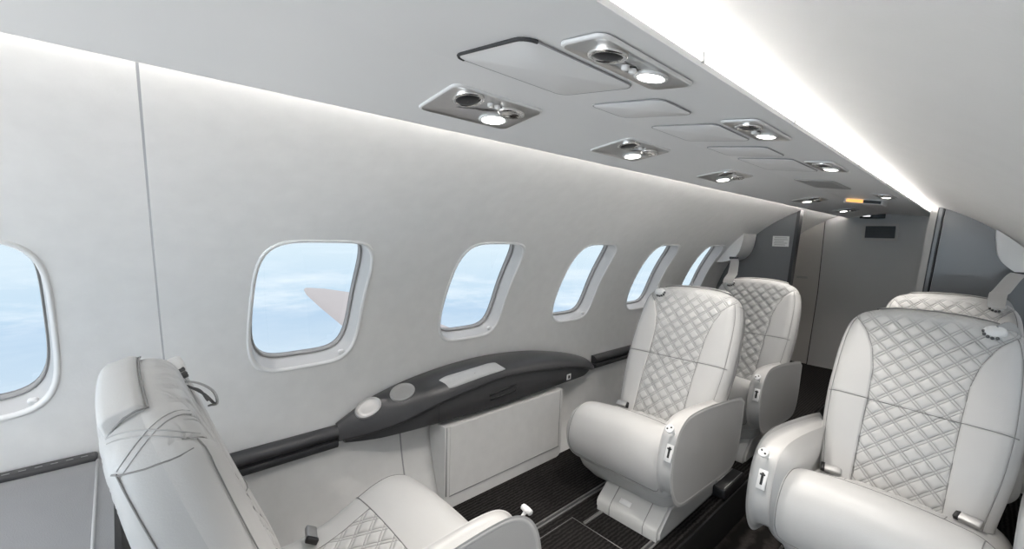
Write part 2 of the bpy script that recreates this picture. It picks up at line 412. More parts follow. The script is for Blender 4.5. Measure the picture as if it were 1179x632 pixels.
KY = [.45, .54, .62, .72, .85, 1.0, 1.19, 1.35, 1.47, 1.56, 1.62, 1.645]
ZW = [-.552, -.506, -.482, -.463, -.449, -.446, -.460, -.488, -.516, -.548, -.582, -.60]
XL = [-1.188, -1.150, -1.122, -1.102, -1.093, -1.090, -1.094, -1.104, -1.118, -1.142, -1.175, -1.205]
ZL = [-.590, -.575, -.555, -.523, -.500, -.487, -.502, -.525, -.552, -.582, -.604, -.612]
ZB = [-.610, -.612, -.606, -.601, -.600, -.600, -.600, -.601, -.606, -.610, -.615, -.618]
def kint(A, y):
    P = cr(list(zip(KY, A)), 6); return float(np.interp(y, P[:, 0], P[:, 1]))
def ktop(y, s, off=0.):
    zw, xl, zl = kint(ZW, y), kint(XL, y), kint(ZL, y); xw = -1.2145
    w = xl-xw; d = zw-zl
    a = s*PI/2
    # flat from the wall, then rolling over to the lip
    pts = cr([(xw, zw), (xw+w*.3, zw+.001), (xw+w*.55, zw-d*.10), (xw+w*.78, zw-d*.36), (xw+w*.93, zw-d*.70), (xl, zl)], 6)
    L = np.linspace(0, 1, len(pts)); x, z = np.interp(s, L, pts[:, 0]), np.interp(s, L, pts[:, 1])
    x2, z2 = np.interp(min(1, s+.01), L, pts[:, 0]), np.interp(min(1, s+.01), L, pts[:, 1]); x1, z1 = np.interp(max(0, s-.01), L, pts[:, 0]), np.interp(max(0, s-.01), L, pts[:, 1])
    tx, tz = x2-x1, z2-z1; l = math.hypot(tx, tz) or 1; nx, nz = -tz/l, tx/l
    return Vector((x+nx*off, y, H+z+nz*off))
ko = Vector((-1.2, 1.05, .28))
def console(side, lab):
    sg = 1 if side < 0 else -1
    def mir(v): return Vector((v[0], v[1], v[2])) if side < 0 else Vector((2*XC-v[0], v[1], v[2]))
    o = mir(ko); t = thing('side_console', lab, 'console', o)
    def fin(mb, nm, **k): mb.V = [mir(v)-o for v in mb.V]; return mb.me(nm, **k)
    ys = np.concatenate([np.linspace(.45, .6, 9), np.linspace(.62, 1.45, 30), np.linspace(1.47, 1.645, 14)])
    V = []; ns = 22
    for y in ys:
        xl, zl = kint(XL, y), kint(ZL, y); row = [ktop(y, s) for s in np.linspace(0, 1, 16)]
        th = min(.012, max(.004, (zl-kint(ZB, y))*.4))
        row += [Vector((xl+.001, y, H+zl-th*.4)), Vector((xl-.002, y, H+zl-th*.8)), Vector((max(-1.2135, xl-.008), y, H+zl-th)), Vector((max(-1.2140, xl-.018), y, H+zl-th)), Vector((-1.2145, y, H+zl-th)), Vector((-1.2146, y, H+kint(ZW, y)))]
        V += row
    mb = MB(); mb.add(V, gridF(len(ys), ns)+[tuple(range(ns)), tuple(len(V)-1-i for i in range(ns))]); part('padded_top', fin(mb, 'console top', angle=50), 'rail', t)
    ys2 = np.concatenate([np.linspace(.47, .6, 8), np.linspace(.62, 1.45, 24), np.linspace(1.46, 1.545, 8)]); V = []
    for y in ys2:
        xl, zl, zb = kint(XL, y), kint(ZL, y), kint(ZB, y); f = min(1, max(0, (1.555-y)/.07))
        zt = zl-.0125 if y > .56 else zl-.006; zb = zb if y < 1.46 else zt-(zt-zb)*math.sqrt(max(.02, 1-(1-f)**2))
        x0, x1 = xl-.011, xl-.018-.0*f
        V += [Vector((-1.2135, y, H+zt)), Vector((x0, y, H+zt)), Vector((x0-.001, y, H+(zt*.8+zb*.2))), Vector((x1, y, H+(zb*.93+zt*.07))), Vector((x1-.005, y, H+zb)), Vector((-1.2135, y, H+zb))]
    mb = MB(); mb.add(V, gridF(len(ys2), 6, True)+[tuple(range(6)), tuple(len(V)-1-i for i in range(6))]); fp = part('front_panel', fin(mb, 'console front', angle=40), 'rail_front', t)
    if side > 0: return t
    def fx(y, z): 
        zt, zb = kint(ZL, y)-.0125, kint(ZB, y); k = (zt-z)/(zt-zb); return kint(XL, y)-.0115-.0065*k
    mb = MB(); mb.add(*tube([(fx(.735, z)+.0004, .735, H+z) for z in (-.536, -.56, -.58, -.599)], .0010, 5)); part('panel_seam', fin(mb, 'panel seam'), 'groove', t)
    # recessed handle
    mb = MB(); yh0, yh1, zh = .93, 1.055, -.556
    mb.add(*tube([(fx(y, zh)+.001, y, H+zh+.006+.012*(y-yh0)/(yh1-yh0)) for y in np.linspace(yh0, yh1, 6)], .0042, 8))
    mb.add(*tube([(fx(y, zh)+.001, y, H+zh-.010+.004*(y-yh0)/(yh1-yh0)) for y in np.linspace(yh0+.005, yh1-.004, 6)]+[(fx(yh1, zh)+.001, yh1+.002, H+zh+.008)], .0032, 8))
    part('table_handle', fin(mb, 'table handle'), 'black', t)
    yq, zq = 1.368, -.578; V, F = rbox(.004, .026, .024, .001, 1, (fx(yq, zq)+.0015, yq, H+zq)); mb = MB(); mb.add(V, F); pp = part('socket_plate', fin(mb, 'socket plate', smooth=False), 'white', t)
    V, F = rbox(.004, .010, .013, .001, 1, (fx(yq, zq)+.0025, yq, H+zq)); mb = MB(); mb.add(V, F); part('socket', fin(mb, 'socket', smooth=False), 'black', pp)
    # pale lid plate on the top
    V = []; q = rrect(1, 1, .28, 6); 
    mb = MB(); rows = []
    for sc in (1.0, .96, .5, 0.02):
        for a, b in q: 
            y = .875+.118*a*sc+.012*b*sc; s = .60+.17*b*sc; rows.append(ktop(y, s, .0022 if sc < 1 else -.001))
    mb.add(rows, gridF(4, len(q), True)); part('lid_plate', fin(mb, 'lid plate'), 'silver', t)
    for yc, s0 in ((.532, .40), (.632, .40)):
        p = ktop(yc, s0); pn = (ktop(yc, s0, .01)-p).normalized(); ty = (ktop(yc+.01, s0)-ktop(yc-.01, s0)).normalized(); bx = ty.cross(pn)
        M4 = Matrix(((ty.x, bx.x, pn.x, p.x-o.x), (ty.y, bx.y, pn.y, p.y-o.y), (ty.z, bx.z, pn.z, p.z-o.z), (0, 0, 0, 1)))
        V, F = lathe([(.0380, -.012), (.0385, .0028), (.0372, .0042), (.0352, .0040), (.0335, .0024), (.0315, .0012), (.020, .0022), (.0005, .0026)], 32, M4 @ Matrix.Diagonal((1, .80, 1, 1)))
        part('cup_holder', fixn(mesh('cup holder', V, F)), 'cup', t)
    return t
console(-1, 'arched dark side console with two metal cup holders under the windows')

# pale cabinet box under the left console, and the recessed pilaster in front of it
def wallx(z): return XC-math.sqrt(RR*RR-(z-ZC)**2)
o = Vector((-1.12, 1.05, 0)); t = thing('side_cabinet', 'pale grey flat cabinet box below the dark console, standing on the floor', 'cabinet', o)
def slab_yz(y0, y1, z0, z1, xf, depth, r):
    V = []; zs = [z0, z0+r*.12, z0+r*.4, z0+r]+list(np.linspace(z0+r, z1, 10))[1:]
    for z in zs:
        k = max(0, 1-(z-z0)/r); ye = y1-r*(1-math.sqrt(max(0, 1-k*k))); xb = max(wallx(z)+.006, xf-depth); 
        for x, y in ((xf, y0), (xf, ye), (xb, ye), (xb, y0)): V.append((x-o.x, y-o.y, z-o.z))
    n = len(zs); return V, gridF(n, 4, True)+[(0, 1, 2, 3), (4*n-1, 4*n-2, 4*n-3, 4*n-4)]
mb = MB(); mb.add(*slab_yz(.755, 1.325, .002, .282, -1.112, .09, .025)); part('body', mb.me('cabinet body', angle=40), 'liner', t)
mb = MB(); mb.add(*slab_yz(.775, 1.306, .048, .280, -1.1095, .003, .006)); part('front_panel', mb.me('cabinet front', angle=40), 'liner', t)
xg = -1.1105-o.x
mb = MB(); mb.add(*tube([(xg, .762-o.y, .28), (xg, .762-o.y, .05)], .0018, 5)); mb.add(*tube([(xg, .775-o.y, .0455), (xg, 1.31-o.y, .0455)], .0014, 5)); mb.add(*tube([(xg, 1.309-o.y, .05), (xg, 1.309-o.y, .28)], .0008, 5))
part('panel_gap', mb.me('cabinet gaps'), 'softgroove', t)
mb = MB(); V = []
for a in np.linspace(-26, -8, 16): V += [cyl(.650, a, RR-.0004), cyl(.655, a, RR-.0004)]
mb.add(V, gridF(16, 2)); struct('trim_9', mb.me('lower sidewall joint'), 'softgroove')

# grey leather side divan at the far left
DS = .028; o = Vector((-.98, -.52+DS, 0)); o0 = o.copy(); t = thing('divan', 'grey leather-topped divan with pale piped end against the left sidewall', 'divan', o)
DZ = .418; o = o-Vector((0, DS, 0))
P = cr([(-1.0, DZ-.01), (-.6, DZ), (-.09, DZ), (-.060, DZ-.002), (-.044, DZ-.012), (-.034, DZ-.03), (-.030, DZ-.07)], 6)
sec = [(a-o.y, b) for a, b in P]
mb = MB(); mb.add(*prism(sec+[(-.034-o.y, DZ-.14), (-1.0-o.y, DZ-.14)], -.228, .30, lambda a, b, d: (d, a, b))); part('cushion', mb.me('divan cushion', angle=40), 'divan', t)
mb = MB(); mb.add(*prism([(-.036-o.y, DZ-.142), (-.024-o.y, .002), (-1.0-o.y, .002), (-1.0-o.y, DZ-.142)], -.13, .28, lambda a, b, d: (d, a, b))); part('body', mb.me('divan body', angle=40), 'divan_side', t)
mb = MB(); mb.add(*prism([(-.052-o.y, DZ-.001), (-.036-o.y, DZ-.014), (-.026-o.y, DZ-.05), (-.022-o.y, .01), (-.0275-o.y, .01), (-.034-o.y, DZ-.07)], -.13, .302, lambda a, b, d: (d, a, b))); part('end_panel', mb.me('divan end', angle=30), 'divan_side', t)
mb = MB(); mb.add(*tube([(-.21, -.068-o.y, DZ+.0005), (0, -.068-o.y, DZ+.0005), (.30, -.068-o.y, DZ+.0005)], .0024, 8)); part('piping', mb.me('divan piping'), 'piping', t)
mb = MB(); V, F = rbox(.030, .935, .013, .005, 2, (-.220, -.535-o.y, DZ+.004)); mb.add(V, F); st = part('edge_strip', mb.me('divan edge', angle=50), 'divan_side', t)
mb = MB()
for k in range(44): V, F = rbox(.0022, .010, .0012, 0, 1, (-.216, -.99-o.y+.021*k, DZ+.0105)); mb.add(V, F)
part('stitching', mb.me('divan stitching', smooth=False), 'divan', st)

# ------------------------------------------------------------------ floor fittings
for k, (x, y0, y1, lab) in enumerate(((-.866, -.6, 2.9, 'long aluminium seat rail in the carpet nearest the left sidewall'), (-.592, -.6, 1.7, 'long aluminium seat rail in the carpet along the platform edge'), (-.780, 1.06, 1.24, 'short bright floor strip between the mat corner and the seat pedestal'))):
    t = thing('seat_track', lab, 'floor track', (x, (y0+y1)/2, 0)); w = .020 if k < 2 else .012
    L_ = y1-y0
    mb = MB()
    mb.add(*prism([(-w/2, -.004), (-w/2, .0025), (-w*.24, .0030), (-w*.24, .0006), (w*.24, .0006), (w*.24, .0030), (w/2, .0025), (w/2, -.004)], -L_/2, L_/2, lambda a, b, d: (a, d, b)))
    part('channel', mb.me('track channel', angle=40), 'track', t)
    V, F = rbox(w*.40, L_-.02, .0012, 0, 1, (0, 0, .0007))
    if k < 2: part('slot', mesh('track slot', V, F, smooth=False), 'groove', t)
t = thing('floor_mat', 'black floor mat with a thin metal edge in front of the pedestal seat', 'mat', (-.71, .72, 0))
V, F = rbox(.212, .65, .008, .003, 2, (0, 0, .005)); part('pile', mesh('mat pile', V, F, angle=50), 'carpet', t)
mb = MB(); mb.add(*tube([(-.107, -.325, .006), (-.107, .326, .006)], .0024, 6)); mb.add(*tube([(-.107, .326, .006), (.107, .326, .006)], .0024, 6)); part('edge_trim', mb.me('mat edge'), 'track', t)
t = thing('floor_vent_box', 'low black floor box with thin metal edges beside the aisle end of the seat pedestal', 'floor box', (-.562, 1.62, 0))
V, F = rbox(.052, .18, .038, .006, 2, (0, 0, .02)); part('body', mesh('vent box', V, F, angle=50), 'black', t)
for dx in (-.016, .018):
    mb = MB(); mb.add(*tube([(dx, -.08, .0395), (dx, .08, .0395)], .0013, 6)); part('metal_edge', mb.me('vent box edge'), 'satin', t)

# ------------------------------------------------------------------ ceiling fittings
PH = math.atan((zc1-zc0)/.212)
def cz(x): return zc0+(zc1-zc0)*(1-abs(x+.46)/.211) 
def cmat(x, y, off=0.):
    """local a = aft, b = towards the ridge, c = down out of the panel"""
    s = 1 if x < -.46 else -1
    b = Vector((s*math.cos(PH), 0, math.sin(PH))); a = Vector((0, 1, 0)); c = Vector((s*math.sin(PH), 0, -math.cos(PH)))
    p = Vector((x, y, cz(x)))+c*off
    return p, a, b, c
def cmesh(mb, x, nm, **k):
    """turn (a,b,c) local geometry into mesh coordinates relative to the fitting"""
    _, a, b, c = cmat(x, 0); mb.V = [a*v[0]+b*v[1]+c*v[2] for v in mb.V]; return mb.me(nm, **k)
LROW, RROW = [.443, .872, 1.395, 2.35, 3.12], [.424, .812, 1.285, 2.165]
SPOT = bpy.data.lights.new('reading lamp', 'SPOT'); SPOT.energy = 6.5; SPOT.color = (1, .95, .89); SPOT.spot_size = math.radians(95); SPOT.spot_blend = .7; SPOT.shadow_soft_size = .015
def psu(x, hb, ha, lab, grp):
    p, a, b, c = cmat(x, 0); t = thing('reading_light_unit', lab, 'overhead light unit', p, 0, grp)
    q = rrect(ha, hb, .012, 5); mb = MB(); rows = []
    for sc, h in ((1.0, -.001), (1.0, .0012), (.99, .0022), (.965, .0026)): rows += [(u*sc if abs(sc) else u, v*(1-(1-sc)*ha/hb*.8), h) for u, v in q]
    mb.add(rows, gridF(4, len(q), True)); part('bezel', cmesh(mb, x, 'unit bezel'), 'white', t)
    rows = []
    for sc, h in ((.965, .0014), (.945, .0006), (.85, -.0004), (.5, -.0008), (.02, -.0008)): rows += [(u*sc, v*(1-(1-sc)*(ha/hb*.8 if sc > .9 else 1.15)), h+.0012) for u, v in q]
    mb = MB(); mb.add(rows, gridF(5, len(q), True)); tr = part('tray', cmesh(mb, x, 'unit tray'), 'tray', t)
    r = min(.021, hb*.62); bo = hb*.42 if hb > .04 else 0.
    g = MB(); g.add(*lathe([(r*1.16, .0003), (r*1.18, .0030), (r*1.06, .0048), (r*.92, .0046), (r*.86, .002), (r*.84, .0005)], 24, Matrix.Translation((-.045, bo, 0)))); gp = part('air_outlet', cmesh(g, x, 'air outlet'), 'chrome', t)
    g = MB(); g.add(*lathe([(r*.86, .0006), (r*.80, .0040), (r*.55, .0052), (r*.25, .0056), (.0004, .0056)], 20, Matrix.Translation((-.045, bo-r*.1, 0)))); part('nozzle', cmesh(g, x, 'nozzle'), 'black', gp)
    lb = -hb*.42 if hb > .04 else 0.
    if hb > .04:
        g = MB(); g.add(*lathe([(r*.95, .001), (r*.98, .005), (r*.86, .008), (r*.72, .0066), (r*.6, .004), (.0004, .0036)], 24, Matrix.Translation((.042, bo, 0)) @ Matrix.Diagonal((1.3, .75, 1, 1)))); part('light_switch', cmesh(g, x, 'light switch'), 'chrome', t)
    g = MB(); g.add(*lathe([(r*1.02, .0004), (r*1.04, .0026), (r*.95, .0042), (r*.82, .0034)], 24, Matrix.Translation((.040, lb, 0)) @ Matrix.Diagonal((1.25, .95, 1, 1)))); lp = part('lamp_ring', cmesh(g, x, 'lamp ring'), 'white', t)
    g = MB(); g.add(*lathe([(r*.84, .0033), (r*.6, .0046), (r*.3, .0054), (.0004, .0056)], 20, Matrix.Translation((.040, lb, 0)) @ Matrix.Diagonal((1.25, .95, 1, 1)))); part('lens', cmesh(g, x, 'lens'), 'lens', lp)
    for da in (-.006, .008):
        g = MB(); g.add(*lathe([(.0045, .001), (.0045, .005), (.003, .0062), (.0003, .0064)], 12, Matrix.Translation((da, bo+.004, 0)))); part('push_button', cmesh(g, x, 'push button'), 'white', t)
    ld = SPOT; lo = bpy.data.objects.new('lamp', ld); link(lo, t); lo.location = a*.040+b*lb+c*.014; lo.rotation_euler = (0, 0, 0)
    return t
def copy_tree(o, parent=None):
    c = o.copy(); COL.objects.link(c); c.parent = parent
    for ch in list(o.children): copy_tree(ch, c)
    return c
LL = ['silver overhead vent and light unit nearest, on the window side of the ceiling panel', 'second silver vent and light unit along the window side of the ceiling panel', 'third silver vent and light unit along the window side of the ceiling panel', 'fourth silver vent and light unit along the window side, near the closet', 'last silver vent and light unit on the window side, by the bulkhead']
RL = ['silver vent and glowing light unit nearest, beside the bright light strip', 'second silver light unit beside the bright ceiling light strip', 'third silver light unit beside the bright ceiling light strip', 'last tiny silver light unit beside the bright strip near the orange sign']
u0 = psu(-.560, .052, .09, LL[0], 'overhead units on the window side')
for k, y in enumerate(LROW):
    c = u0 if k == 0 else copy_tree(u0); c.location.y = y; c['label'] = LL[k]
u0 = psu(-.277, .029, .092, RL[0], 'overhead units beside the light strip')
for k, y in enumerate(RROW):
    c = u0 if k == 0 else copy_tree(u0); c.location.y = y; c['label'] = RL[k]
HL = ['large flush ceiling hatch with a dark front gap, nearest of the row', 'small flush ceiling hatch just behind the large one', 'third flush ceiling hatch in the row along the ridge', 'fourth flush ceiling hatch in the row along the ridge', 'fifth flush ceiling hatch in the row along the ridge']
for k, (y0, y1) in enumerate(((.305, .50), (.565, .665), (.745, .905), (.985, 1.115), (1.165, 1.40))):
    xm = -.382; hb = .062; ha = (y1-y0)/2; p, a, b, c = cmat(xm, (y0+y1)/2); t = thing('ceiling_hatch', HL[k], 'hatch', p, 0, 'flush hatches along the ceiling ridge')
    q = rrect(ha, hb, .016, 5); mb = MB(); rows = []
    for s, h in ((1, -.0006), (.995, .0008), (.985, .0012), (.02, .0012)): rows += [(u*s, v*s, h) for u, v in q]
    mb.add(rows, gridF(4, len(q), True)); part('door', cmesh(mb, xm, 'hatch door'), 'panel', t)
    mb = MB(); pts = [(u*1.004, v*1.008, .0002) for u, v in q]; mb.add(*tube(pts+pts[:2], .0011, 5)); part('gap', cmesh(mb, xm, 'hatch gap'), 'softgroove', t)
    if k == 0:
        mb = MB(); near = [(u*1.004, v*1.008, .0004) for u, v in q if u < -ha+.017]; mb.add(*tube(near, .0020, 6)); part('front_gap', cmesh(mb, xm, 'hatch front gap'), 'groove', t)
xm = -.392; p, a, b, c = cmat(xm, 1.79); t = thing('speaker_grille', 'flat grey rectangular grille on the ceiling ridge between the last hatch and the orange sign', 'grille', p)
q = rrect(.135, .055, .008, 4); mb = MB(); rows = []
for s, h in ((1, -.0006), (1, .0016), (.98, .0024), (.02, .0024)): rows += [(u*s, v*s, h) for u, v in q]
mb.add(rows, gridF(4, len(q), True)); part('cover', cmesh(mb, xm, 'grille cover', angle=40), 'pan', t)
mb = MB()
for k in range(11): V, F = rbox(.24, .0025, .0012, 0, 1, (0, -.04+.008*k, .0027)); mb.add(V, F)
part('slots', cmesh(mb, xm, 'grille slots', smooth=False), 'softgroove', t)
xm = -.385; p, a, b, c = cmat(xm, 2.53); t = thing('cabin_sign', 'small ceiling sign half glowing orange and half black near the bulkhead', 'sign', p)
V, F = rbox(.14, .14, .022, .006, 2, (0, 0, .008)); mb = MB(); mb.add(V, F); part('housing', cmesh(mb, xm, 'sign body', angle=50), 'white', t)
V, F = rbox(.004, .060, .013, 0, 1, (-.0705, .030, .009)); mb = MB(); mb.add(V, F); part('amber_legend', cmesh(mb, xm, 'amber legend', smooth=False), 'amber', t)
V, F = rbox(.004, .062, .013, 0, 1, (-.0705, -.032, .009)); mb = MB(); mb.add(V, F); part('dark_legend', cmesh(mb, xm, 'dark legend', smooth=False), 'black', t)

# cove lamps above both edges of the ceiling panel
def cove(x, z, lab, m, face):
    t = thing('cove_light', lab, 'light', (x, (Y0+Y1)/2, z)); hl = (Y1-Y0)/2-.03
    mb = MB(); mb.add(*prism([(-.012*face, 0), (.008*face, 0), (.008*face, .0015), (-.008*face, .003), (-.012*face, .010)], -hl, hl, lambda a, b, d: (a, d, b))); part('channel', mb.me('lamp channel', angle=40), 'white', t)
    P = [(-.0075*face, .0035), (.0075*face, .002), (.009*face, .005), (.005*face, .009), (-.003*face, .0105)]
    mb = MB(); mb.add(*prism(P, -hl, hl, lambda a, b, d: (a, d, b))); part('tube', mb.me('lamp tube'), m, t)
    return t
cove(-.652, zc0+.0115, 'hidden light strip washing the top of the window sidewall', 'coveL', -1)
tr = cove(-.245, zc0+.0115, 'long bright white light strip along the edge of the ceiling panel', 'cove', 1)
for y in (.20, .47, .80, 1.02, 1.32, 1.75, 2.3):
    V, F = rbox(.003, .006, .012, .001, 1, (.0245, y-(Y0+Y1)/2, -.001)); part('mounting_clip', mesh('clip', V, F, smooth=False), 'silver', tr)

# ------------------------------------------------------------------ seats
PZ = .266; RHO = .451; SR, CR = math.sin(RHO), math.cos(RHO)
BV, BW = 0., 0.
def set_recline(r, bv=0., bw=0.):
    global SR, CR, BV, BW
    SR, CR, BV, BW = math.sin(r), math.cos(r), bv, bw
def bk(u, t, n):             # backrest coordinates -> seat coordinates (u across, v backwards, w up)
    return (u, t*SR+n*CR+BV, PZ+BW+t*CR-n*SR)
OUT = np.array([(.166, -.07), (.168, -.06), (.174, 0), (.189, .10), (.1965, .20), (.197, .28), (.194, .36), (.187, .415), (.174, .452), (.151, .476), (.115, .490), (.06, .4985), (0, .501)])
OC = cr(OUT, 10)
def hw(t): return np.interp(t, OC[:, 1], OC[:, 0])
def tout(u): return np.interp(-np.abs(u), -OC[::-1, 0][::-1] if False else -OC[:, 0], OC[:, 1])
def seam_q(t):               # half width of the quilted centre panel
    return np.interp(t, [-.1, .20, .30, .36, .41, .455, .47, .6], [.088, .092, .096, .108, .130, .166, .19, .3])
def quilt(u, t, s=.0335):
    a, b = (u+t)/math.sqrt(2), (u-t)/math.sqrt(2); g = 0; pf = 1.
    for c in (a, b):
        f = np.mod(c, s); d = np.minimum(np.minimum(np.abs(f), np.abs(f-s)), np.abs(f-.0062)); d = np.minimum(d, np.abs(f-s-.0062))
        g = np.maximum(g, np.exp(-(d/.0015)**2)); m_ = np.clip((f-.0062)/(s-.0062), 0, 1); pf = pf*np.where(f > .0062, .30+.70*np.clip(np.minimum(m_, 1-m_)*3.4, 0, 1)**.6, .42)
    return .0026*pf-.0026*g
def stitch(u, t, s=.0335):
    a, b = (u+t)/math.sqrt(2), (u-t)/math.sqrt(2); g = 0
    for c in (a, b):
        f = np.mod(c, s); d = np.minimum(np.minimum(np.abs(f), np.abs(f-s)), np.abs(f-.0062)); g = np.maximum(g, np.exp(-(d/.0016)**2))
    return g
def edge_d(u, t):
    P = np.vstack([OC, OC[::-1]*np.array([-1, 1])]); A, B = P[:-1], P[1:]; q = np.stack([u, t], -1).reshape(-1, 2); best = np.full(len(q), 9.)
    for a, b in zip(A, B):
        d = b-a; l = d@d
        if l < 1e-12: continue
        k = np.clip(((q-a)@d)/l, 0, 1); e = q-a-k[:, None]*d; best = np.minimum(best, np.sqrt((e**2).sum(1)))
    return best.reshape(u.shape)
NMID, NF, NR = .010, -.033, .056
def front_n(u, t, detail=True):
    e = edge_d(u, t); r = .042; k = np.sqrt(np.clip(1-(1-np.clip(e/r, 0, 1))**2, 0, 1))
    qs = seam_q(t); au = np.abs(u); ins = np.clip((qs-au)/.012, 0, 1)
    belly = -.010*np.exp(-((t-.10)/.11)**2)*np.cos(np.clip(u/.2, -1, 1)*PI/2)
    bol = -.007*np.exp(-(((au-qs)/np.maximum(.04, (hw(t)-qs)*.8)-.45)/.6)**2)*(au > qs)*np.clip((.47-t)/.05, 0, 1)
    n = NMID+(NF+belly+bol-NMID)*k
    if detail:
        top = np.clip((t-.40)/.05, 0, 1); n = n-(quilt(u, t)*(1-.85*top)-.0014*top*stitch(u, t))*ins*np.clip(e/.012, .2, 1)
        g = np.exp(-((au-qs)/.0022)**2)+np.exp(-((t-.208-.02*u)/.0022)**2)+.6*np.exp(-((np.abs(au-hw(t)+.0165))/.002)**2)*(t < .45)
        n = n+.0026*np.clip(g, 0, 1)*np.clip(e/.01, 0, 1)
    return n
SUBUV = []
def back_meshes():
    nx, nt = 156, 216
    xs = np.linspace(-1, 1, nx); xs = np.sign(xs)*(1-(1-np.abs(xs))**1.25)
    q = np.linspace(0, 1, nt); ts = .501-.565*(1-q)**1.35
    T, X = np.meshgrid(ts, xs, indexing='ij'); U = X*hw(T)
    N = front_n(U, T)
    V = np.stack([U, T*SR+N*CR+BV, PZ+BW+T*CR-N*SR], -1).reshape(-1, 3)
    F = np.array(gridF(nt, nx)); cu = U.reshape(-1)[F].mean(1); ct = T.reshape(-1)[F].mean(1)
    isq = np.abs(cu) < seam_q(ct)
    SUBUV.clear(); UV0 = None
    def sub(sel):
        f = F[sel]; ids, inv = np.unique(f, return_inverse=True); SUBUV.append(np.stack([U.reshape(-1), T.reshape(-1)], -1)[ids]); return V[ids], inv.reshape(f.shape)
    quiltm = sub(isq); bl = sub((~isq) & (cu < 0)); br = sub((~isq) & (cu > 0))
    # shell behind
    nx2, nt2 = 90, 110; xs = np.linspace(-1, 1, nx2); xs = np.sign(xs)*(1-(1-np.abs(xs))**1.5); q = np.linspace(0, 1, nt2); ts = .501-.565*(1-q)**1.5
    T, X = np.meshgrid(ts, xs, indexing='ij'); U = X*hw(T); e = edge_d(U, T); k = np.sqrt(np.clip(1-(1-np.clip(e/.032, 0, 1))**2.6, 0, 1))
    N = NMID+(NR+.022*np.clip((.46-T)/.2, 0, 1)-NMID)*k
    up = np.clip((T-.40)/.02, 0, 1); N = N-.0016*stitch(U, T)*up*np.clip(e/.012, .3, 1)
    V2 = np.stack([U, T*SR+N*CR+BV, PZ+BW+T*CR-N*SR], -1).reshape(-1, 3); F2 = gridF(nt2, nx2)
    F2 = [f[::-1] for f in F2]
    o = list(range(nx2)); F2.append(tuple(o))
    return quiltm, bl, br, (V2, F2)
def on_front(u, t, off=-.0011):
    n = float(front_n(np.array([[u]]), np.array([[t]]), False)[0, 0]); return bk(u, t, n+.0003+off)

# cushion: a closed side profile swept across the seat, shrinking towards the rounded sides
CP = cr([(.035, -.004), (-.02, -.002), (-.08, .012), (-.14, .038), (-.195, .061), (-.24, .067), (-.283, .050), (-.309, .012), (-.318, -.035), (-.312, -.080), (-.292, -.115), (-.255, -.131), (-.19, -.134), (-.08, -.122), (.035, -.108)], 6)
CPN = np.zeros_like(CP)
for i in range(len(CP)):
    d = CP[min(i+1, len(CP)-1)]-CP[max(i-1, 0)]; d /= np.linalg.norm(d); CPN[i] = (d[1], -d[0])
CUW = .206
def cush_pt(u, i, off=0.):
    i = float(i); i0 = int(min(i, len(CP)-2)); f = i-i0; p = CP[i0]*(1-f)+CP[i0+1]*f; nn = CPN[i0]*(1-f)+CPN[i0+1]*f
    au = abs(u); r = .060; k = max(0, (au-(CUW-r))/r); ins = r*(1-math.sqrt(max(0, 1-min(1, k)**2.2)))
    crown = .020*(au/CUW)**2.2*max(0, min(1, (p[1]+.06)/.08))
    q = p+nn*(off-ins*.95); return (u, q[0], PZ+q[1]-crown)
if (CP[1]+CPN[1])[1] < CP[1][1]: CPN = -CPN
def cush_mesh():
    us = CUW*np.sin(np.linspace(-PI/2, PI/2, 56)); V = [cush_pt(u, i) for u in us for i in range(len(CP))]; n = len(CP)
    F = gridF(len(us), n)+[tuple(range(n))[::-1], tuple(range((len(us)-1)*n, len(us)*n))]
    F += [(i*n, (i+1)*n, (i+1)*n+n-1, i*n+n-1) for i in range(len(us)-1)]
    return V, F
def ci(v):                   # profile index on the top face at a given v
    top = CP[:len(CP)//2]; return float(np.interp(-v, -top[:, 0], np.arange(len(top))))
def arm_profile():
    return cr([(.142, .076), (.06, .090), (-.05, .104), (-.15, .115), (-.245, .1185), (-.290, .108), (-.318, .078), (-.331, .030), (-.334, -.015), (-.324, -.052), (-.304, -.082), (-.276, -.098), (-.225, -.104), (-.15, -.108), (-.05, -.114), (.04, -.117), (.085, -.110), (.112, -.082), (.128, -.02)], 5)
def arm_mesh(u0, u1):
    P = arm_profile(); c = np.array([-.10, -.01]); n = len(P); V = []; um = (u0+u1)/2; w = (u1-u0)/2
    def inset(d):
        out = []
        for i in range(n):
            t = P[(i+1) % n]-P[i-1]; t /= np.linalg.norm(t); out.append(P[i]-np.array([-t[1], t[0]])*d*ARMS)
        return out
    prof = [(-1, .010), (-.97, .0075), (-.93, .005), (-.75, .0012), (-.45, 0), (.45, 0), (.75, .0012), (.93, .006), (1, .014), (1, .018), (.965, .0195), (.95, .022)]
    for x, d in prof: V += [(um+x*w, p[0], PZ+p[1]) for p in inset(d)]
    F = gridF(len(prof), n, True); V.append((um-w, -.10, PZ-.01)); F += [(i, (i+1) % n, len(V)-1) for i in range(n)]
    return V, F, [(um+.953*w, p[0], PZ+p[1]) for p in inset(.0205)], [(um+.975*w, p[0], PZ+p[1]) for p in inset(.0235)]
P_ = arm_profile(); a_ = sum(P_[i-1][0]*P_[i][1]-P_[i][0]*P_[i-1][1] for i in range(len(P_))); ARMS = 1 if a_ > 0 else -1

